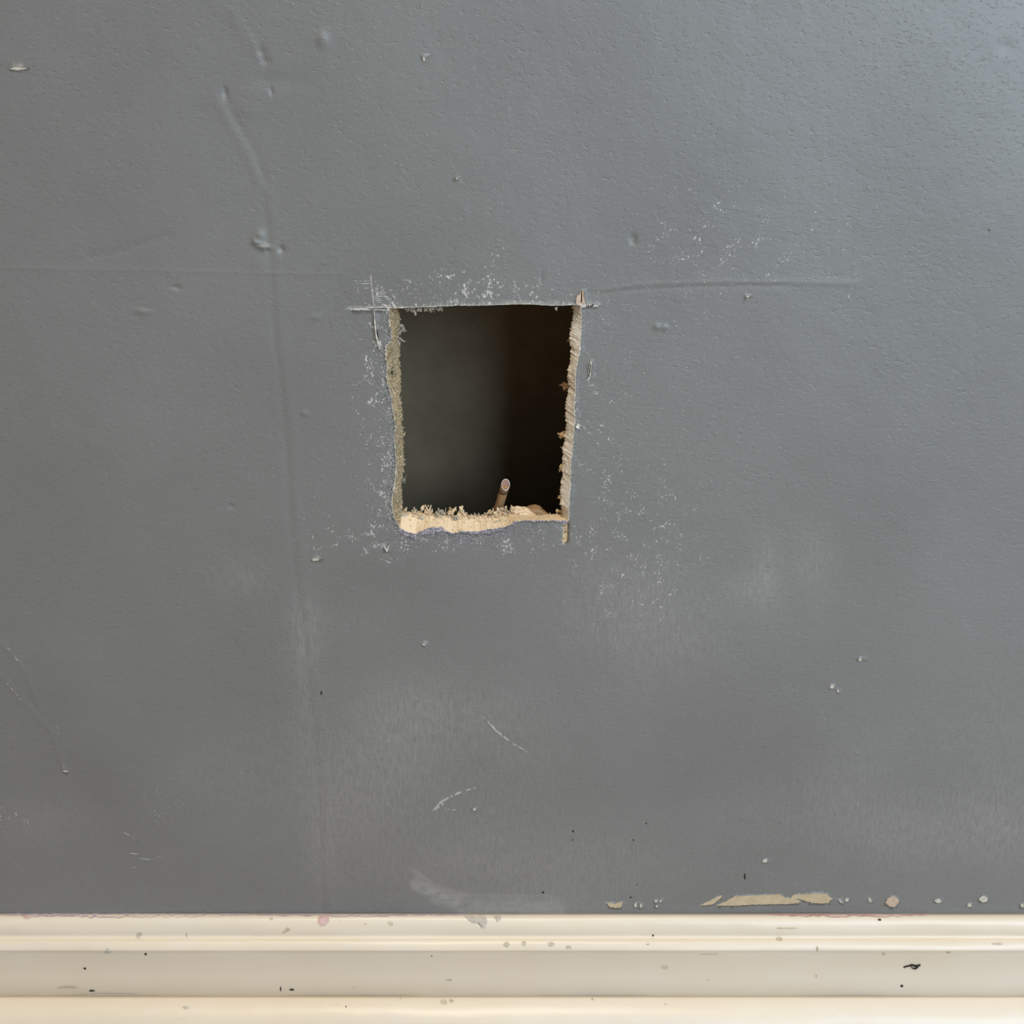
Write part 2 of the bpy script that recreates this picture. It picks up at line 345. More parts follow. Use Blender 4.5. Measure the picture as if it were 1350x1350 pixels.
# wear mask -------------------------------------------------------
HAZE = [  # px, py, rx, ry, strength, pinkness
    (830, 790, 70, 50, .40, .1), (1012, 752, 14, 34, .42, .1), (1074, 742, 20, 32, .38, .8), (990, 775, 20, 16, .4, 0), (500, 1000, 70, 50, .34, .4), (625, 935, 75, 30, .36, .3),
    (540, 950, 40, 40, .3, .2), (470, 1065, 50, 45, .34, .8), (700, 1000, 60, 40, .2, 0), (650, 1075, 80, 35, .22, .2), (1200, 1098, 90, 34, .46, .6), (1325, 1090, 40, 45, .46, .8), (1090, 1040, 30, 30, .22, .3),
    (1150, 1000, 40, 60, .2, .1), (1010, 1070, 50, 40, .2, .1), (600, 1140, 110, 32, .36, .7), (790, 1145, 90, 34, .34, .7), (400, 900, 14, 90, .26, .1), (425, 1120, 16, 60, .26, .7), (320, 760, 25, 20, .3, .1),
    (310, 1020, 70, 50, .22, .1), (60, 1080, 50, 20, .2, .2), (900, 560, 60, 120, .14, .1), (1300, 960, 60, 80, .24, .2), (480, 820, 30, 20, .2, 0), (405, 830, 22, 30, .3, .1), (880, 850, 50, 40, .25, .2), (710, 1185, 60, 10, .3, .4),
]
CAPS = [([(550, 1166), (575, 1176), (603, 1186)], 8, .85, 0), ([(575, 1182), (612, 1196), (640, 1197)], 8, .6, 0), ([(625, 1194), (680, 1193), (735, 1197)], 9, .55, .1), ([(545, 1147), (562, 1160), (590, 1174), (620, 1180)], 2.6, .6, 0),
        ([(640, 1180), (700, 1181), (740, 1183)], 2, .4, .2), ([(605, 1185), (625, 1182), (660, 1184)], 4, .4, .3)]
SPECK = [(500, 500, 22, 70, .75, 0), (510, 610, 13, 80, .85, .5), (500, 560, 40, 120, .5, 0), (640, 388, 90, 20, .75, 0), (600, 375, 70, 22, .6, 0), (600, 715, 80, 14, .95, .7), (690, 705, 40, 18, .8, .6), (520, 705, 30, 22, .6, .4),
         (500, 425, 18, 20, .6, 0), (655, 330, 14, 26, .55, 0), (780, 560, 30, 130, .4, 0), (870, 470, 90, 180, .42, 0), (860, 700, 90, 90, .45, 0), (950, 300, 130, 70, .42, 0), (1130, 330, 150, 70, .42, 0), (1180, 90, 120, 90, .36, 0),
         (300, 1030, 100, 50, .62, 0), (180, 1080, 60, 40, .5, 0), (15, 1078, 32, 18, 1.0, .3), (120, 500, 200, 200, .2, 0), (420, 640, 30, 80, .45, 0), (540, 900, 60, 20, .5, 0), (640, 1060, 90, 25, .4, 0), (1090, 880, 200, 160, .3, 0), (820, 800, 60, 60, .4, .2),
         (700, 480, 600, 420, .14, 0), (450, 720, 60, 40, .4, 0), (380, 830, 20, 90, .4, 0), (1050, 1080, 200, 80, .3, .1)]
# the blobs are measured in pixels: map wall points back to the photograph's frame once
dx_, dy_, dz_ = ov[:, 0], D, ov[:, 1]-H
w_ = dy_*ct - dz_*st; u_ = 675 + F*dx_/w_; v_ = 675 - F*(dy_*st + dz_*ct)/w_
R = np.zeros(len(ov)); G = np.zeros(len(ov)); B = np.zeros(len(ov)); A = np.zeros(len(ov))
near = (np.abs(ov[:, 0]) < .5) & (ov[:, 1] < .8) & (ov[:, 1] > 0.02)
for x, q, rx, ry, s, p in HAZE:
    g = s*np.exp(-.5*(((u_-x)/rx)**2 + ((v_-q)/ry)**2))*near; R += g; B += g*p
for pl, r, s, p in CAPS:
    g = s*np.exp(-.5*(seg_dist(u_, v_, np.array(pl, float))/r)**4)*near; A = np.maximum(A, g)
for x, q, rx, ry, s, p in SPECK:
    g = s*np.exp(-.5*(((u_-x)/rx)**2 + ((v_-q)/ry)**2))*near; G += g; B += g*p
# ------------------------------------------------------------------ floor first, then the wall
fl = mesh_obj('floor', [(-WX, -1.9, 0), (WX, -1.9, 0), (WX, 0.12, 0), (-WX, 0.12, 0), (-WX, -1.9, -.03), (WX, -1.9, -.03), (WX, .12, -.03), (-WX, .12, -.03)],
              [(0, 1, 2, 3), (7, 6, 5, 4), (0, 4, 5, 1), (1, 5, 6, 2), (2, 6, 7, 3), (3, 7, 4, 0)], M['floor'], smooth=False)
tag(fl, 'brown wood floor below the cream skirting', 'floor', kind='structure')

verts = [(a, b, c) for (a, c), b in zip(ov, y)]
# orientation: faces must look towards -y
def orient(t):
    (ax, az), (bx, bz), (cx, cz) = ov[t[0]], ov[t[1]], ov[t[2]]
    return tuple(t) if (bx-ax)*(cz-az)-(bz-az)*(cx-ax) > 0 else tuple(t[::-1])
faces = [orient(t) for t in tri[cls == -1]]; fm = [0]*len(faces)
edge = {}
for t, c in zip(tri.tolist(), cls.tolist()):
    for i in range(3):
        e = (t[i], t[(i+1) % 3]); edge.setdefault((min(e), max(e)), []).append(c)
low = {}
def lowv(i, d):
    if (i, d) not in low:
        low[(i, d)] = len(verts); verts.append((verts[i][0], max(verts[i][1]+d, d), verts[i][2]))
    return low[(i, d)]
for (i, j), cs in edge.items():
    if len(cs) == 2 and cs[0] != cs[1] and -1 in cs:
        k = max(cs); d = polys[k][1]
        faces.append((i, j, lowv(j, d), lowv(i, d))); fm.append(polys[k][2])
wall = mesh_obj('wall_back', verts, faces, None, mats=[M['paint'], M['paint_edge'], M['paper']], fmat=fm)
ca = wall.data.color_attributes.new('wear', 'FLOAT_COLOR', 'POINT')
col = np.zeros((len(verts), 4)); col[:len(ov), 0] = np.clip(R, 0, 1); col[:len(ov), 1] = np.clip(G, 0, 1.2)
col[:len(ov), 2] = np.clip(B/(R+G+1e-4), 0, 1); col[:len(ov), 3] = A
ca.data.foreach_set('color', col.astype(np.float32).ravel())
tag(wall, 'scuffed grey painted drywall with a ragged square opening sawn through', 'wall', kind='structure')

# bared layers behind the peeled paint: one plate per patch, set back under the paint film
def plate(name, poly_w, yb, mat, grow=0.0006, parent=wall, pocket=None):
    c = poly_w.mean(0); d = poly_w - c; L = np.linalg.norm(d, axis=1)[:, None]
    q = poly_w + d/np.maximum(L, 1e-6)*grow
    n = len(q); base = -disp(q[:, 0], q[:, 1])
    vs = [(x, yy+yb, z) for (x, z), yy in zip(q, base)] + [(x, yy+yb+.0008, z) for (x, z), yy in zip(q, base)]
    bm = bmesh.new(); bv = [bm.verts.new(v) for v in vs]
    f = bm.faces.new(bv[:n]); g = bm.faces.new(bv[n:][::-1])
    for i in range(n): bm.faces.new((bv[i], bv[n+i], bv[n+(i+1) % n], bv[(i+1) % n]))
    bmesh.ops.triangulate(bm, faces=[f, g]); bmesh.ops.recalc_face_normals(bm, faces=bm.faces[:])
    me = bpy.data.meshes.new(name); bm.to_mesh(me); bm.free(); me.materials.append(mat)
    o = bpy.data.objects.new(name, me); COL.objects.link(o); o.parent = parent; return o
def pname(m): return {'tan': 'peeled_patch', 'pinktan': 'peeled_patch', 'pale': 'paint_chip', 'greysmear': 'paint_chip', 'paper': 'knife_cut', 'gypsum': 'saw_kerf', 'lilac': 'torn_paper'}[m]
SPECIAL = {'paper', 'gypsum'}
for (p, m), (pw, _, _) in zip(PEELS, holes[1:]):
    if m == 'gypsum':
        o = plate('saw_kerf', pw, .0010, M['kerf'], .0004); o['label'] = 'crumbly tan saw kerf running below the corner'
    elif any(inside(pw, s[0]).any() or inside(s[0], pw).any() for s in slits_w):
        # leave the knife slit open: ring of paper round it, built as narrow strips on both sides
        sl = next(s[0] for s in slits_w if inside(pw, s[0]).any() or inside(s[0], pw).any())
        vv = [Vector(q) for q in np.vstack([pw, sl])]; n1, n2 = len(pw), len(sl)
        ee = [(i, (i+1) % n1) for i in range(n1)] + [(n1+i, n1+(i+1) % n2) for i in range(n2)]
        a, _, t, *_ = delaunay_2d_cdt(vv, ee, [], 0, 1e-7, False)
        a = np.array([(q[0], q[1]) for q in a]); t = np.array([list(q) for q in t]); c = a[t].mean(1)
        ok = inside(c, pw); 
        for s in slits_w: ok &= ~inside(c, s[0])
        ok &= ~inside(c, polys[0][0])
        yy = -disp(a[:, 0], a[:, 1]) + .0002
        ovs = ov; ov = a
        fs = [orient(q) for q in t[ok]]; ov = ovs
        mesh_obj(pname(m), [(q[0], h, q[1]) for q, h in zip(a, yy)], fs, M[m], wall)
    else:
        plate(pname(m), pw, .0002, M[m])

# torn paper lip round the opening
fw = PX(front); ow = PX(outer + nrm*2.5)
yl = .00012
lv = []; 
for k in range(3):
    q = fw*(1-k/2) + ow*(k/2); h = -disp(q[:, 0], q[:, 1])
    lv += [(x, hh + yl + (0.0006 if k == 2 else 0), z) for (x, z), hh in zip(q, h)]
lf, lm = [], []
for k in range(2):
    for i in range(N):
        j = (i+1) % N; lf.append((k*N+i, (k+1)*N+i, (k+1)*N+j, k*N+j)); lm.append(1 if side[i] == 2 else 0)
lip = mesh_obj('torn_paper_lip', lv, lf, None, wall, mats=[M['paper'], M['lilac']], fmat=lm)
lip['label'] = 'thin torn white paper edge around the opening'

# sawn core: front outline to back outline, rough
NS = 14
fw3 = np.array([[*P(a, b, 0)] for a, b in front]); bw3 = np.array([[*P(a, b, T)] for a, b in back])
dep = np.where(side == 1, .0045, T).astype(float)  # right side kept shallow so its face turns outward and looks lit
for _ in range(3): dep = (np.roll(dep, 9) + np.roll(dep, -9) + dep + np.roll(dep, 4) + np.roll(dep, -4))/5
bw3 = np.array([[*P(a, b, d)] for (a, b), d in zip(back, dep)])
fw3[:, 1] = -disp(fw3[:, 0], fw3[:, 2]) + yl
n3 = np.c_[nrm[:, 0], np.zeros(N), -nrm[:, 1]]
cv = []
for k in range(NS+1):
    s = k/NS; q = fw3*(1-s) + bw3*s
    for i in range(N):
        p = Vector(q[i]); a = (0 if k == 0 else 0.25 + .75*min(1, s*1.2))
        d = noise.noise(p*260)*.55 + noise.noise(p*620 + Vector((3, 1, 2)))*.45 + noise.noise(p*1500)*.25
        ledge = 0.0
        q[i] += n3[i]*(d*a*{0: .0006, 1: .0007, 2: .0006, 3: .0012}[int(side[i])])
    cv += q.tolist()
und = np.array(cv[NS*N:]) + n3*.0012; und[:, 1] = T; cv += und.tolist()          # undercut to the back of the board
cf = [(k*N+i, k*N+(i+1) % N, (k+1)*N+(i+1) % N, (k+1)*N+i) for k in range(NS+1) for i in range(N)]
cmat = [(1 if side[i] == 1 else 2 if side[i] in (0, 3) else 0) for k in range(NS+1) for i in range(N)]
core = mesh_obj('sawn_edge', cv, cf, None, wall, mats=[M['gypsum'], M['litcore'], M['browncore']], fmat=cmat)
core['label'] = 'rough tan sawn core of the board'

# back of the board, cavity framing, far board
bb = np.array([(v[0], v[2]) for v in cv[(NS+1)*N:]])
vv = [Vector(p) for p in bb[::2]] + [Vector(p) for p in border*.999]
n1 = len(bb[::2]); ee = [(i, (i+1) % n1) for i in range(n1)] + [(n1+i, n1+(i+1) % 4) for i in range(4)]
a, _, t, *_ = delaunay_2d_cdt(vv, ee, [], 0, 1e-7, False)
a = np.array([(q[0], q[1]) for q in a]); t = np.array([list(q) for q in t]); t = t[~inside(a[t].mean(1), bb[::2])]
mesh_obj('board_back', [(q[0], T, q[1]) for q in a], [tuple(q) for q in t], M['cavity'], wall)
def box(name, x0, x1, y0, y1, z0, z1, mat, parent):
    v = [(x, yy, z) for z in (z0, z1) for yy in (y0, y1) for x in (x0, x1)]
    return mesh_obj(name, v, [(0, 2, 3, 1), (4, 5, 7, 6), (0, 1, 5, 4), (1, 3, 7, 5), (3, 2, 6, 7), (2, 0, 4, 6)], mat, parent, smooth=False)
CD = T + .089
box('far_board', -WX, WX, CD, CD+T, 0, WZ, M['cavity'], wall)
for x in (-.235, .17, -WX+.02, WX-.06): box('stud', x, x+.038, T, CD, .038, WZ-.038, M['stud'], wall)
sole = box('sole_plate', -WX, WX, T, CD, 0, .038, M['stud'], wall)
box('top_plate', -WX, WX, T, CD, WZ-.038, WZ, M['stud'], wall)

# ------------------------------------------------------------------ scratches and score lines on the paint
def ribbon(name, path, w, mat, seed=0, gap=0.0, lift=.00006, taper=True, jit=.35, step=1.6):
    r = random.Random(seed); L = np.hypot(*np.diff(np.array(path, float), axis=0).T).sum()
    n = max(4, int(L/step)); q = resample(path, n); t = np.gradient(q, axis=0); t /= np.linalg.norm(t, axis=1)[:, None]
    vs, fs, prev = [], [], None
    for i in range(n+1):
        f = i/n; ww = w*(math.sin(math.pi*min(max(f, .04), .96))**.5 if taper else 1)*(1+r.uniform(-jit, jit))
        c = q[i] + np.array([r.uniform(-jit, jit)*.6, r.uniform(-jit, jit)*.6])
        nn = np.array([t[i][1], -t[i][0]])
        if gap and r.random() < gap: prev = None; continue
        s = len(vs)
        vs += [surf(*(c-nn*ww/2), 0.00001), surf(*c, lift), surf(*(c+nn*ww/2), 0.00001)]
        if prev is not None: fs += [(prev, prev+1, s+1, s), (prev+1, prev+2, s+2, s+1)]
        prev = s
    return mesh_obj(name, vs, fs, mat, wall) if fs else None
ribbon('scratch', [(637, 945), (648, 957), (662, 970), (678, 982), (695, 991)], 2.2, M['scratch'], 1, .1)
ribbon('scratch', [(640, 949), (652, 962), (664, 972)], 1.6, M['scratch'], 2, .2)
ribbon('scratch', [(571, 1069), (580, 1058), (592, 1051), (606, 1045), (627, 1039)], 2.6, M['scratch'], 3, .12)
ribbon('scratch', [(571, 1068), (578, 1063), (586, 1058)], 4.0, M['scratch'], 4, .1)
ribbon('scratch', [(586, 1066), (598, 1068), (604, 1066)], 1.4, M['scratch'], 5, .3)
ribbon('scratch', [(0, 846), (14, 858), (28, 878)], 1.0, M['scratch'], 6, .35); ribbon('scratch', [(0, 890), (35, 932)], .9, M['scratch'], 7, .4)
ribbon('scratch', [(74, 950), (80, 980), (84, 1012)], 1.0, M['scratch'], 8, .45)
for k, (p, w) in enumerate([([(163, 1097), (172, 1102), (178, 1107)], 1.3), ([(170, 1125), (182, 1126)], 1.3), ([(184, 1132), (198, 1133)], 1.1), ([(205, 1129), (215, 1131)], 1.2), ([(175, 1144), (183, 1143)], 1)]):
    ribbon('scratch', p, w, M['scratch'], 20+k, .15)
# score lines above the top left corner
ribbon('score_line', [(488.5, 363), (490, 378), (492, 395), (493.5, 407)], 1.5, M['scratch'], 30, .06, taper=False)
for k, (x0, x1, yy) in enumerate([(466, 488, 370.4), (469, 489, 374), (468, 488, 380), (471, 487, 386), (490, 499, 371), (490, 505, 380)] + [(491 + (i % 3), 503 + (i*5) % 6, 382.5 + i*2.7) for i in range(8)]):
    ribbon('score_line', [(x0, yy), ((x0+x1)/2, yy+.3), (x1, yy)], 1.1, M['scratch'], 40+k, .18)
for k, (x0, x1, yy) in enumerate([(524, 556, 369), (530, 552, 375), (520, 575, 381), (525, 560, 387), (540, 575, 392), (735, 790, 370), (950, 990, 374), (1080, 1125, 366), (1150, 1165, 371)]):
    ribbon('score_line', [(x0, yy), (x1, yy+.6)], .8, M['scratch'], 70+k, .5)
ribbon('scratch', [(589, 704), (589.5, 712)], 1.2, M['scratch'], 90); ribbon('scratch', [(588, 712), (592, 712.5)], 1.0, M['scratch'], 91)
ribbon('scratch', [(764, 540), (764.5, 556)], .7, M['scratch'], 92, .2); ribbon('scratch', [(775, 508), (784, 507.5)], 1.0, M['scratch'], 93, .1)
# small dark specks on the wall
def fleck(name, px, py, rx, ry, mat, seed, parent=wall):
    pl = PX(blob(px, py, rx, ry, seed, 10, .3)); h = -disp(pl[:, 0], pl[:, 1]); c = pl.mean(0)
    vs = [(x, hh-.00003, z) for (x, z), hh in zip(pl, h)] + [(c[0], h.mean()-.0002, c[1])]
    return mesh_obj(name, vs, [(i, len(pl), (i+1) % len(pl)) for i in range(len(pl))], mat, parent)
for k, (x, q, r, s) in enumerate([(755.5, 1096, 1.8, 1.8), (755, 1107, 1.1, 1), (835, 1107, 1, 1.5), (716, 1176, 2, 1.4), (831.5, 1183, 1.7, 1.4), (840, 1166, 1, 1), (982, 1156, 1.6, 4), (1304, 303, 1.2, 1), (424, 913, 1.4, 3), (852, 1085, 1.2, 1)]):
    fleck('dark_speck', x, q, r, s, M['dark'], 200+k)

# ------------------------------------------------------------------ torn fibres and shreds on the sawn edge
def strip_mesh(paths, thick):
    """paths: list of (list of Vector, width list, side Vector) -> closed ribbons with thickness"""
    vs, fs = [], []
    for pts_, ws, sd in paths:
        s0 = len(vs); n = len(pts_)
        for i, p in enumerate(pts_):
            t = (pts_[min(i+1, n-1)] - pts_[max(i-1, 0)])
            nn = t.cross(sd)
            nn = nn.normalized()*thick/2 if nn.length > 1e-9 else Vector((0, thick/2, 0))
            w = sd*ws[i]/2
            vs += [p-w-nn, p+w-nn, p+w+nn, p-w+nn]
        for i in range(n-1):
            b = s0+4*i
            for k in range(4): fs.append((b+k, b+(k+1) % 4, b+4+(k+1) % 4, b+4+k))
        fs += [(s0+3, s0+2, s0+1, s0), tuple(s0+4*(n-1)+k for k in range(4))]
    return vs, fs
_b = bmesh.new(); bmesh.ops.create_icosphere(_b, subdivisions=2, radius=1.0); _b.verts.ensure_lookup_table()
ICO_V = [x.co.copy() for x in _b.verts]; ICO_F = [tuple(q.index for q in x.verts) for x in _b.faces]; _b.free()
def tuft(name, px, py, yd, size, up, n, mat, seed, width=.5, spread=.6, curl=1.0):
    """clump of torn fibres rooted at a pixel on the depth plane yd; size in pixels, up = growth direction in x/z"""
    r = random.Random(seed); root = P(px, py, yd); L = size*PXM; paths = []
    u = Vector((up[0], 0, up[1])).normalized()
    for i in range(n):
        a = r.gauss(0, spread); ax = Vector((u.x*math.cos(a)-u.z*math.sin(a), r.uniform(-.5, .5), u.x*math.sin(a)+u.z*math.cos(a))).normalized()
        l = L*r.uniform(.4, 1.0); p = root + Vector((r.gauss(0, .22)*L, r.uniform(-.0012, .0012), r.gauss(0, .16)*L)) - u*L*.12
        cu = Vector((r.uniform(-1, 1), r.uniform(-1, 1), r.uniform(-1, 1)))*curl
        pts_, ws = [], []; d = ax.copy(); m = 6
        for k in range(m+1):
            pts_.append(p.copy()); ws.append(width*MM*r.uniform(.6, 1.4)*(1-.75*k/m)); p += d*l/m; d = (d + cu*.28).normalized()
        sd = Vector((-ax.z, r.uniform(-.6, .6), ax.x)).normalized(); paths.append((pts_, ws, sd))
    keep = max(4, int(n*.6)); v, f = strip_mesh([(a_, [w_*2.0 for w_ in b_], c_) for a_, b_, c_ in paths[:keep]], .00035)
    for i in range(max(2, n//4)):                      # torn lumps of board and felted paper
        a = r.gauss(0, spread*.8); h = r.uniform(.05, .8)
        c = root + Vector((u.x*math.cos(a)-u.z*math.sin(a), 0, u.x*math.sin(a)+u.z*math.cos(a)))*L*h + Vector((r.gauss(0, .18)*L, r.uniform(-.001, .001), 0))
        sc = L*r.uniform(.10, .30)*(1.15-h*.6); q = Vector((r.uniform(0, 50), r.uniform(0, 50), 3)); b0 = len(v)
        ex = Vector((r.uniform(.7, 1.6), r.uniform(.6, 1.1), r.uniform(.6, 1.5)))
        rot = Euler((r.uniform(-1, 1), r.uniform(-1.5, 1.5), r.uniform(-1, 1))).to_matrix()
        for cc in ICO_V:
            k = 1 + .8*noise.noise(cc*1.4 + q) + .45*noise.noise(cc*3.7 + q)
            v.append(c + rot @ (Vector((cc.x*ex.x, cc.y*.35, cc.z*ex.z))*sc*k))
        f += [tuple(b0+j for j in t) for t in ICO_F]
    return mesh_obj(name, v, f, mat, wall, smooth=False)
# bottom, from the left corner to the right
tuft('torn_fibre', 533, 674, T, 9, (0, 1), 14, M['fuzz'], 1); tuft('torn_fibre', 545, 676, T, 8, (.3, 1), 16, M['greyfuzz'], 2); tuft('torn_fibre', 553, 677, T-.001, 8, (-.3, 1), 12, M['fuzz'], 3)
tuft('torn_fibre', 565, 677, T, 15, (.1, 1), 22, M['fuzz'], 4, .8, .5); tuft('torn_fibre', 576, 679, T, 8, (.5, 1), 14, M['greyfuzz'], 5)
tuft('torn_fibre', 585, 678, T+.001, 13, (-.6, 1), 16, M['greyfuzz'], 6, .8, .6, 1.6); tuft('torn_fibre', 593, 678, T, 13, (.2, 1), 20, M['fuzz'], 7, 1.0, .5, 1.6)
tuft('torn_fibre', 606, 680, T+.001, 15, (0, 1), 18, M['fuzz'], 8, 1.0, .4, 1.2); tuft('torn_fibre', 615, 681, T, 10, (1, .6), 16, M['fuzz'], 9, .8, .5, 1.4)
tuft('torn_fibre', 630, 681, T, 8, (.6, 1), 18, M['greyfuzz'], 10); tuft('torn_fibre', 642, 681, T, 9, (1, .7), 18, M['fuzz'], 11); tuft('torn_fibre', 652, 679, T, 13, (.4, 1), 24, M['fuzz'], 12, .45, .8)
tuft('torn_fibre', 662, 680, T+.001, 15, (0, 1), 34, M['fuzz'], 13, .4, .9, 1.4); tuft('torn_fibre', 668, 680, T, 12, (.2, 1), 26, M['greyfuzz'], 14, .4, .8); tuft('torn_fibre', 674, 676, T, 13, (0, 1), 18, M['fuzz'], 15, .7, .6)
tuft('torn_fibre', 600, 683, T-.003, 6, (.3, 1), 14, M['greyfuzz'], 16, .4, 1.2); tuft('torn_fibre', 575, 681, T-.003, 6, (.3, 1), 14, M['greyfuzz'], 17, .4, 1.2); tuft('torn_fibre', 655, 690, T-.006, 6, (.3, 1), 16, M['greyfuzz'], 18, .35, 1.3)
# left side
tuft('torn_fibre', 522, 436, T-.002, 13, (.8, .3), 34, M['greyfuzz'], 20, .6, .9, 1.4); tuft('torn_fibre', 523, 447, T-.002, 13, (.5, -.8), 12, M['greyfuzz'], 21, .6, .5); tuft('torn_fibre', 529, 572, T, 6, (1, -.2), 8, M['fuzz'], 22, .5, .4)
tuft('torn_fibre', 530, 590, T, 6, (.6, .6), 10, M['fuzz'], 23); tuft('torn_fibre', 531, 612, T, 5, (.6, .3), 10, M['fuzz'], 24); tuft('torn_fibre', 515, 492, .004, 6, (1, 0), 10, M['dark'], 25, .4, .8)
tuft('torn_fibre', 531, 632, T+.002, 8, (.6, -1), 10, M['greyfuzz'], 26, .3, .5); tuft('torn_fibre', 514, 487, .004, 7, (.5, .8), 6, M['dark'], 27, .4)
# right side
tuft('torn_fibre', 751, 507, T, 13, (-.75, -.9), 14, M['kraft'], 30, 1.0, .25, .4); tuft('torn_fibre', 746, 572, T, 11, (-.9, -.5), 16, M['fuzz'], 31, .8, .4); tuft('torn_fibre', 743, 617, T, 9, (-1, .1), 20, M['fuzz'], 32, .5, .8, 1.4)
tuft('torn_fibre', 751, 450, T, 4, (-1, 0), 10, M['fuzz'], 33, .4, 1); tuft('torn_fibre', 743, 590, T, 5, (-1, .3), 12, M['greyfuzz'], 34, .4, 1); tuft('torn_fibre', 740, 655, T, 5, (-1, 0), 14, M['fuzz'], 35, .5, 1)
tuft('torn_fibre', 757, 408, T, 6, (-.6, -1), 10, M['greyfuzz'], 36, .5, .6); tuft('torn_fibre', 759, 552, .001, 8, (.2, 1), 8, M['pinktan'], 37, .9, .4, .5); tuft('torn_fibre', 759, 560, -.0004, 8, (.6, -.6), 6, M['paper'], 38, 1.0, .3, .3)
tuft('torn_fibre', 742, 674, T, 8, (-.8, .6), 16, M['fuzz'], 39, .6, .7)
# hanging from the top edge
for k, (x, s) in enumerate([(537, 5), (544, 9), (553, 6), (562, 5), (571, 6), (580, 4), (733, 3)]):
    tuft('torn_fibre', x, 406.5, .004 if x < 600 else .001, s, (.2, -1), 14, M['greyfuzz'], 50+k, .6, .7)

# fine lint along the whole sawn edge and the torn lip: uncountable
r = random.Random(5); paths = []
for i in range(0, N):
    reps = {0: 1, 1: 1 if i % 2 else 0, 2: 1, 3: 3}[int(side[i])]
    for _ in range(reps):
        s = r.random()**(.8 if side[i] == 3 else .15); k = min(NS, int(s*NS)); p = Vector(cv[k*N+i]); inn = -Vector(n3[i])
        if k == 0 and r.random() < .5: continue
        d = (inn*r.uniform(.2, 1) + Vector((r.uniform(-1, 1), r.uniform(-1, .4), r.uniform(-1, 1)))).normalized(); l = r.uniform(.0004, .0013)
        q = p + d*l*.6 + Vector((r.uniform(-1, 1), 0, r.uniform(-1, 1)))*.0002; e = p + d*l
        sd = d.cross(Vector((r.uniform(-1, 1), r.uniform(-1, 1), r.uniform(-1, 1)))).normalized()
        w = r.uniform(.00018, .0005); paths.append(([p-d*.0003, q, e], [w, w, w*.3], sd))
v, f = strip_mesh(paths, .00016)
lint = mesh_obj('sawn_lint', v, f, M['fuzz'], wall, smooth=False); lint['kind'] = 'stuff'
# scuffed paper nap around the left and lower rim: tiny upright curls of paint and paper
paths, paths2 = [], []
for i in range(N):
    if side[i] in (2, 3):
        for _ in range(5 if side[i] == 3 else 4):
            o = abs(r.gauss(0, 1))*(5 if side[i] == 3 else 7) + 1
            if side[i] == 3 and fr[i][1] < 505 and r.random() < .6: continue
            if side[i] == 2 and fr[i][0] > 680 and r.random() < .8: continue
            a = outer[i] + nrm[i]*o + np.array([r.gauss(0, 1.5), r.gauss(0, 1.5)])
            p = surf(*a, -.0001); d = Vector((r.uniform(-1, 1), -r.uniform(.25, .7), r.uniform(-.6, 1))).normalized(); l = r.uniform(.0004, .0011)
            w = r.uniform(.00014, .0003); sd = d.cross(Vector((r.uniform(-1, 1), r.uniform(-1, 1), r.uniform(-1, 1)))).normalized()
            (paths if side[i] == 2 else paths2).append(([p, p+d*l*.6, p+d*l], [w, w, w*.3], sd))
for pp, mm in ((paths, 'lilac'), (paths2, 'napgrey')):
    v, f = strip_mesh(pp, .00012)
    nap = mesh_obj('paper_nap', v, f, M[mm], wall, smooth=False); nap['kind'] = 'stuff'

# curled sheets of backing paper at the bottom right
def sheet(name, top, base, y0, y1, mat, thick=.0006, bulge=.003, label=None):
    n = 22; a = resample(top, n); b = resample(base, n); m = 6; vs = []
    for lay in (0, 1):
        for k in range(m+1):
            s = k/m
            for i in range(n+1):
                q = a[i]*s + b[i]*(1-s); yy = y0*(1-s) + y1*s - bulge*math.sin(math.pi*s) + lay*thick
                p = P(q[0], q[1], yy); vs.append(p + Vector((0, noise.noise(p*300)*.0005, noise.noise(p*420)*.0003)))
    K = (m+1)*(n+1); fs = []
    g = lambda l, k, i: l*K + k*(n+1) + i
    for k in range(m):
        for i in range(n):
            fs += [(g(0, k, i), g(0, k, i+1), g(0, k+1, i+1), g(0, k+1, i)), (g(1, k, i), g(1, k+1, i), g(1, k+1, i+1), g(1, k, i+1))]
    for i in range(n): fs += [(g(0, m, i), g(0, m, i+1), g(1, m, i+1), g(1, m, i)), (g(0, 0, i+1), g(0, 0, i), g(1, 0, i), g(1, 0, i+1))]
    for k in range(m): fs += [(g(0, k, 0), g(0, k+1, 0), g(1, k+1, 0), g(1, k, 0)), (g(0, k+1, n), g(0, k, n), g(1, k, n), g(1, k+1, n))]
    o = mesh_obj(name, vs, fs, mat, wall)
    if label: o['label'] = label
    return o
sheet('backing_paper_curl', [(694, 668), (700, 666), (706, 665), (712, 667), (717, 672), (724, 677.5)], [(690, 680), (705, 681), (727, 680)], T+.003, T+.008, M['kraft'], label='brown curled flap of backing paper')
sheet('backing_paper_curl', [(671, 675), (675, 669), (681, 667), (687, 668), (692, 667.5), (699, 671), (706, 677)], [(668, 681), (690, 681.5), (708, 680)], T+.001, T+.004, M['fuzz'], .0009, .001, 'pale torn flap of board face')
sheet('backing_paper_curl', [(672, 678), (680, 673.5), (687, 676.5), (692, 675), (703, 678)], [(668, 683), (690, 683), (706, 681)], T-.002, T, M['gypsum'], .0009, .0006, 'cracked tan flake lying on the ledge')

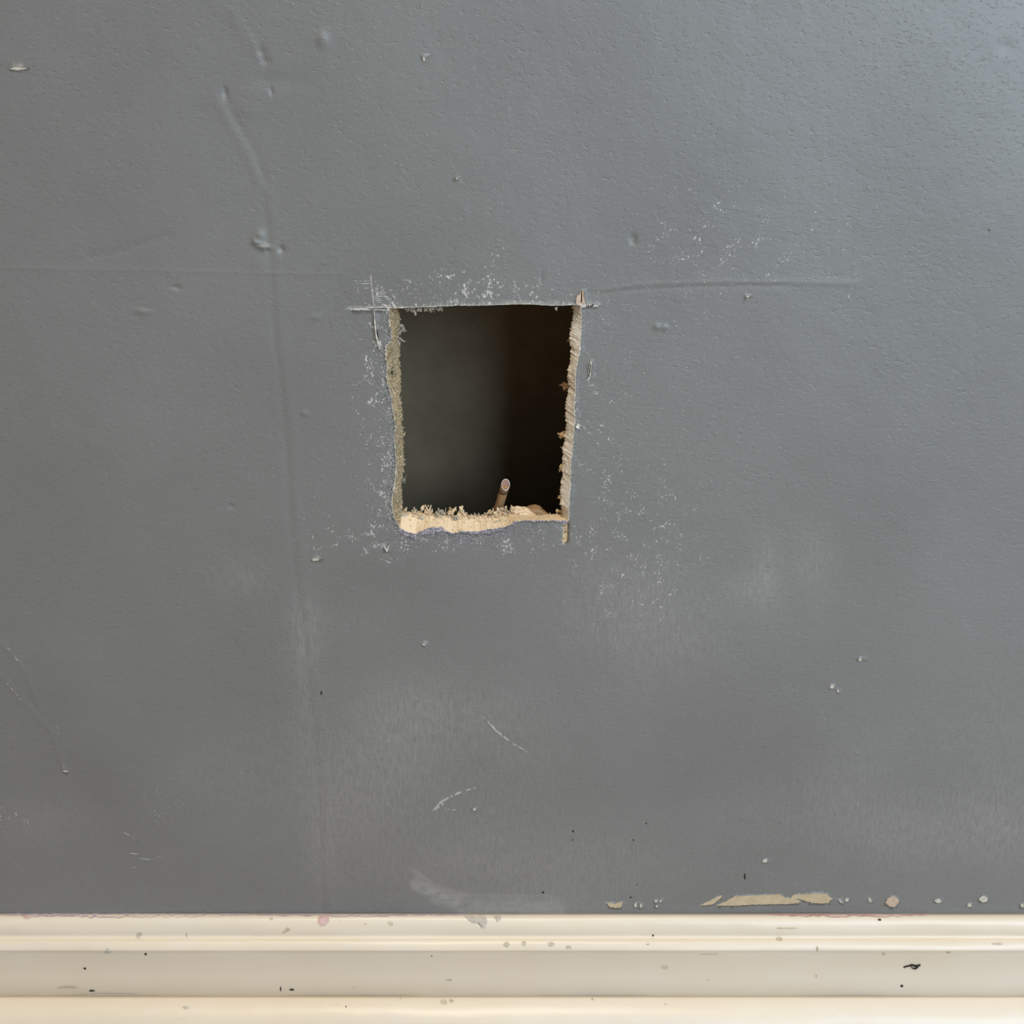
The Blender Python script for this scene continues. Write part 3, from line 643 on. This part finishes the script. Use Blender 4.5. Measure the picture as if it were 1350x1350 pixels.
# ------------------------------------------------------------------ skirting
def sweep(name, prof, mat, kind_label, x0=-WX, x1=WX):
    """profile: list of (projection d, height z); swept along x with slight hand-painted waviness"""
    n = 240; xs = np.r_[x0, np.linspace(-.45, .45, n), x1]; m = len(prof); vs = []
    for x in xs:
        for d, z in prof:
            wv = .00018*math.sin(x*40+z*300) + .00022*noise.noise(Vector((x*60, z*90, d*90))) if d > 0.0005 and z > .002 else 0
            vs.append((x, -d-wv, z+wv*.8))
    nx = len(xs); fs = [(i*m+k, i*m+(k+1) % m, (i+1)*m+(k+1) % m, (i+1)*m+k) for i in range(nx-1) for k in range(m)]
    fs += [tuple(range(m))[::-1], tuple((nx-1)*m+k for k in range(m))]
    o = mesh_obj(name, vs, fs, mat); return tag(o, *kind_label, kind='structure')
def drop(py, d): return (D-d)*math.tan(TILT + math.atan((py-675)/F))
def zz(py, d): return H - drop(py, d)
Z = zz
prof = [(0, 0), (0, Z(1204, 0)), (.0035, Z(1207.5, .0035)), (.0060, Z(1213, .0060)), (.0078, Z(1220, .0078)), (.0088, Z(1227, .0088)), (.0091, Z(1232, .0091)), (.0088, Z(1235, .0088)),
        (.0096, Z(1236.8, .0096)), (.0112, Z(1239, .0112)), (.0130, Z(1243, .0130)), (.0146, Z(1248, .0146)), (.0156, Z(1252, .0156)), (.0158, Z(1253.6, .0158)), (.0153, Z(1254.6, .0153)), (.0150, Z(1256, .0150)), (.0150, Z(1290, .0150)), (.0150, .0)]
base = sweep('baseboard_back', prof, M['trim'], ('cream painted skirting board with a moulded top under the grey wall', 'baseboard'))
zs = Z(1313, .0150); sp = [(.0150, 0), (.0150, zs)] + [(.0150 + .0185*math.sin(a), max(0, zs - zs*(1-math.cos(a)))) for a in np.linspace(.12, math.pi/2, 12)]
shoe = sweep('trim_1', sp, M['trim'], ('rounded cream shoe moulding along the foot of the skirting', 'trim'))

# marks on the skirting lie on its profile: find the surface under a pixel by marching along the profile
def on_profile(px, py, prf, lift=.00012):
    u = (px-675)/F; v = (675-py)/F; dy, dz = ct+v*st, -st+v*ct; best = None
    for (d0, z0), (d1, z1) in zip(prf[1:-1], prf[2:]):
        # ray: y = -D + k*dy ; z = H + k*dz ; segment: y=-(d0+(d1-d0)s)
        a = np.array([[dy, (d1-d0)], [dz, -(z1-z0)]]); b = np.array([D-d0, z0-H])
        if abs(np.linalg.det(a)) < 1e-12: continue
        k, s = np.linalg.solve(a, b)
        if -.001 <= s <= 1.001 and (best is None or k < best): best = k
    if best is None: best = (D-.009)/dy
    k = best*(1-lift/.65); return Vector((u*k, -D+k*dy, H+k*dz))
def mark(name, poly, mat, parent=base, prf=prof, lift=.00035, h=0.0):
    c = np.mean(poly, axis=0); n = len(poly); vs = []
    for s in (1, .66, .33):
        vs += [on_profile(*(c+(np.array(q)-c)*s), prf, lift + h*(1-s)) for q in poly]
    vs.append(on_profile(*c, prf, lift+h)); fs = []
    for k in range(2):
        fs += [(k*n+i, (k+1)*n+i, (k+1)*n+(i+1) % n, k*n+(i+1) % n) for i in range(n)]
    fs += [(2*n+i, 3*n, 2*n+(i+1) % n) for i in range(n)]
    return mesh_obj(name, vs, fs, mat, parent)
def strip_mark(name, x0, x1, ya, yb, mat, seed, step=6):
    r = random.Random(seed); vs, fs = [], []; n = int((x1-x0)/step)
    for i in range(n+1):
        x = x0+(x1-x0)*i/n; e = math.sin(math.pi*min(1, max(0, i/n)))**.3
        y0 = ya + r.uniform(-.5, .5); y1 = y0 + (yb-ya)*e*r.uniform(.5, 1.2)+.2
        vs += [on_profile(x, y0, prof, .0003), on_profile(x, y1, prof, .0003)]
        if i: fs.append((2*i-2, 2*i-1, 2*i+1, 2*i))
    return mesh_obj(name, vs, fs, mat, base)
strip_mark('paint_line', 0, 330, 1204.5, 1209.5, M['lilacline'], 1); strip_mark('paint_line', 330, 620, 1205, 1208, M['lilacline'], 2); strip_mark('paint_line', 1012, 1225, 1205, 1208.5, M['pinkmark'], 3)
mark('stain', rough([(420, 1209), (426, 1205.5), (434, 1206), (434, 1213), (429, 1221), (422, 1221), (419, 1215)], 2.5, .7, 1), M['pinkmark'])
mark('filler_smear', rough([(610, 1207), (640, 1206), (643, 1214), (641, 1222), (636, 1224), (630, 1218), (620, 1216)], 2.5, .8, 2), M['greysmear'], h=.0004)
mark('filler_smear', rough([(650, 1208), (660, 1207), (661, 1212), (655, 1216)], 2.5, .6, 3), M['greysmear'], h=.0004)
mark('scuff', rough([(180, 1232), (184, 1229), (188, 1231), (182, 1237), (179, 1236)], 2, .6, 4), M['brownscuff']); mark('scuff', rough([(371, 1231), (378, 1223), (384, 1225), (375, 1231)], 2, .6, 5), M['brownscuff'])
mark('scuff', rough([(30, 1209), (36, 1206), (41, 1210), (34, 1212)], 2, .7, 6), M['pinkmark'])
mark('flake', rough([(137, 1256), (142, 1249), (148, 1255), (143, 1258)], 2, .6, 7), M['pale'], h=.0006)
for k, (x, q, a, b, mm) in enumerate([(246, 1233, .9, 3, 'brownscuff'), (112, 1277, 2, 1.2, 'dark'), (121, 1306.5, 3.6, 1.2, 'dark'), (90, 1303, 14, 1.4, 'brownscuff'), (370, 1304, 1, 3, 'dark'), (385, 1305, 3, 1.3, 'dark'), (229, 1313, 1.4, 1, 'brownscuff'), (192, 1258, 1.6, 2, 'dark'),
        (515, 1217.5, 4, 2, 'brownscuff'), (482, 1218, 1.2, 1, 'brownscuff'), (668, 1245, 4, 3, 'brownscuff'), (691, 1244, 2.4, 3.4, 'brownscuff'), (727, 1245, 4.6, 3, 'brownscuff'), (750, 1249, 4, 2.4, 'brownscuff'), (861, 1233.5, 1.4, 1.4, 'dark'), (854, 1245, 2.4, 1.2, 'brownscuff'),
        (877, 1275.5, 5, 2.4, 'brownscuff'), (592, 1292, 4, 1.4, 'brownscuff'), (569, 1260.5, 1, .8, 'dark'), (1160, 1212.5, 2, 1.6, 'dark'), (1037, 1224, 16, 1.2, 'brownscuff'), (1028, 1238, 4, 2, 'brownscuff'), (1165, 1258, 2.2, 1.8, 'brownscuff'), (1250, 1255.5, 4, 1.6, 'brownscuff'), (1315, 1244.5, 7, 1.2, 'brownscuff'),
        (1077, 1287, 1, 2, 'brownscuff'), (1189, 1300, 2.2, 1.8, 'dark'), (933, 1292, 1.6, 1.2, 'brownscuff'), (358, 1211, 2, 2, 'brownscuff'), (467, 1302, 1, 2, 'brownscuff'), (1078, 1251, 1.2, 3, 'brownscuff'), (935, 1258, 12, .9, 'brownscuff'), (150, 1311, 40, .7, 'brownscuff')]):
    mark('scuff', blob(x, q, a, b, 300+k, 12, .3), M[mm])
for k, (x, q, a, b, mm) in enumerate([(245, 1328, 4, 2, 'pale'), (585, 1321, 4, 3, 'brownscuff'), (595, 1319, 3, 2, 'brownscuff'), (781, 1317, 1.4, 1.6, 'brownscuff'), (878, 1324, 1.2, 1, 'brownscuff'), (456, 1327, 1, 1, 'dark'), (528, 1316, 1.2, 1.4, 'brownscuff')]):
    mark('scuff', blob(x, q, a, b, 400+k, 12, .3), M[mm], shoe, sp)

# ------------------------------------------------------------------ loose things
# dark fleck of debris clinging to the skirting face
e = bpy.data.objects.new('debris_fleck', None); COL.objects.link(e); e.location = (0, 0, 0)
tag(e, 'black ragged fleck of debris stuck to the flat face of the skirting', 'debris')
def fleck3(path, w, thick=.0009):
    vs = []; fs = []; n = len(path)
    for i, (a, b) in enumerate(path):
        c = on_profile(a, b, prof, .0001); o = Vector((0, -thick, 0)); ww = w[i]*PXM*1.1; u = Vector((0, 0, ww/2))
        vs += [c-u, c+u, c+u*.7+o, c-u*.7+o]
    for i in range(n-1):
        for k in range(4): fs.append((4*i+k, 4*i+(k+1) % 4, 4*i+4+(k+1) % 4, 4*i+4+k))
    fs += [(3, 2, 1, 0), tuple(4*(n-1)+k for k in range(4))]; return vs, fs
for nm, pth, w in (('body', [(1198, 1272.5), (1202, 1271.5), (1206, 1273), (1209, 1272.8), (1213, 1271.5)], [2, 3.2, 4, 4.6, 3]), ('tail', [(1191, 1274.5), (1194, 1273.5), (1199, 1272.5)], [1.2, 2, 2]), ('barb', [(1201, 1273), (1203, 1276), (1207, 1276.4), (1210, 1274)], [1.6, 1.6, 1.6, 1.4])):
    v, f = fleck3(pth, w); mesh_obj(nm, v, f, M['dark'], e, smooth=False)

# brown cable stub inside the opening
cab = bpy.data.objects.new('cable_stub', None); COL.objects.link(cab)
tip = P(666.3, 639.5, .018); mid = P(658.0, 667, .022)
cab.location = (mid.x-.012, .060, .038)
tag(cab, 'brown cable stub with a pale cut end poking up inside the wall opening', 'cable')
ax = (tip-mid).normalized()
ctrl = [Vector((mid.x-.012, .060, .038)), Vector((mid.x-.014, .062, .12)), Vector((mid.x-.012, .058, mid.z-.09)), mid-ax*.03, mid, tip]
pl = [ctrl[0]]
for i in range(len(ctrl)-1):
    a = ctrl[max(i-1, 0)]; b = ctrl[i]; c = ctrl[i+1]; d = ctrl[min(i+2, len(ctrl)-1)]
    for k in range(1, 11):
        t = k/10; pl.append(.5*((2*b) + (c-a)*t + (2*a-5*b+4*c-d)*t*t + (3*b-a-3*c+d)*t**3))
def tube(pl, rad, n=16, org=Vector()):
    vs, fs = [], []
    for i, p in enumerate(pl):
        t = (pl[min(i+1, len(pl)-1)] - pl[max(i-1, 0)]).normalized(); s = t.cross(Vector((0, 1, .01))).normalized(); u = s.cross(t)
        rr = rad(i/(len(pl)-1)) if callable(rad) else rad
        vs += [p + (s*math.cos(2*math.pi*k/n) + u*math.sin(2*math.pi*k/n))*rr - org for k in range(n)]
    for i in range(len(pl)-1):
        fs += [(i*n+k, i*n+(k+1) % n, (i+1)*n+(k+1) % n, (i+1)*n+k) for k in range(n)]
    fs += [tuple(range(n))[::-1], tuple((len(pl)-1)*n+k for k in range(n))]
    return vs, fs
RC = .0024
v, f = tube(pl, RC, org=cab.location); mesh_obj('sheath', v, f, M['sheath'], cab)
# slanted cut end facing the room: a pale rim round a pinkish core
t = ax; fn = (t + Vector((0.15, -1.1, .25))).normalized(); s = fn.cross(t).normalized(); u = s.cross(fn).normalized()
def disc(name, r0, r1, off, mat, n=24, th=.0005):
    c = tip + fn*off - cab.location; vs = []; el = 1.45
    for h in (0, -th):
        for rr in (r0, r1): vs += [c + fn*h + s*math.cos(2*math.pi*k/n)*rr + u*math.sin(2*math.pi*k/n)*rr*el for k in range(n)]
    fs = []
    for k in range(n):
        j = (k+1) % n; fs += [(k, j, n+j, n+k), (2*n+k, 3*n+k, 3*n+j, 2*n+j), (n+k, n+j, 3*n+j, 3*n+k), (k, 2*n+k, 2*n+j, j)]
    return mesh_obj(name, vs, fs, mat, cab)
v, f = tube([tip - ax*.0052, tip - ax*.0040, tip - ax*.0026], RC*1.02, org=cab.location); mesh_obj('dark_band', v, f, M['brownscuff_dark'], cab)
disc('cut_rim', RC*.80, RC*1.0, .0006, M['rim']); disc('core', .00005, RC*.82, .0003, M['cutend'])

# gypsum crumbs on the ledge
bot = np.where(side == 2)[0]
crumbs = []
for k in range(3):
    bm = bmesh.new(); bmesh.ops.create_icosphere(bm, subdivisions=2, radius=1.0)
    for vtx in bm.verts:
        vtx.co *= 1 + .55*noise.noise(vtx.co*1.3 + Vector((k*5, 2, 1))) + .25*noise.noise(vtx.co*3.1 + Vector((k*9, 0, 4)))
        vtx.co.z *= .75
    me = bpy.data.meshes.new('gypsum_crumb'); bm.to_mesh(me); bm.free(); crumbs.append(me)
for me, m in zip(crumbs, (M['gypsum'], M['paper'], M['fuzz'])): me.materials.append(m)
r = random.Random(11)
spots = [(534, .8, 1.1), (538, .85, .8), (541, .6, .7), (545, .8, 1.0), (549, .9, .7), (552, .75, 1.1), (556, .7, 1.4), (560, .8, .8), (563, .45, .6), (569, .85, .8), (573, .6, .6), (580, .8, .9), (586, .5, .6), (591, .85, .8), (598, .7, .7),
         (604, .85, .9), (612, .5, .6), (618, .85, .8), (626, .8, .7), (633, .6, .9), (638, .85, .8), (643, .5, .7), (648, .85, .9), (653, .4, .8), (656, .8, .8), (660, .6, .7), (664, .85, .9), (668, .4, .6), (672, .8, .8), (542, .3, .6), (578, .35, .5), (622, .3, .5)]
for k, (x, s, rad) in enumerate(spots):
    i = bot[np.argmin(abs(front[bot, 0]*(1-s) + back[bot, 0]*s - x))]
    p = Vector(cv[int(round(s*NS))*N + i]); me = crumbs[r.randrange(3)]
    o = bpy.data.objects.new('gypsum_crumb', me); COL.objects.link(o); q = rad*MM*.85; o.scale = (q*r.uniform(.8, 1.3), q*r.uniform(.7, 1.1), q*r.uniform(.7, 1))
    o.location = p + Vector((0, 0, q*.45)); o.rotation_euler = (0, 0, r.uniform(0, 6.28))
    tone = ('tan chalky', 'whitish papery', 'golden fibrous')[crumbs.index(me)]
    where = 'in the corner away from the kerf' if x < 566 else 'midway along towards the cable stub' if x < 640 else 'in front of the cable stub'
    tag(o, f'{tone} crumb on the ledge of the hole, {where}', 'crumb', f'{tone} crumbs {where}')
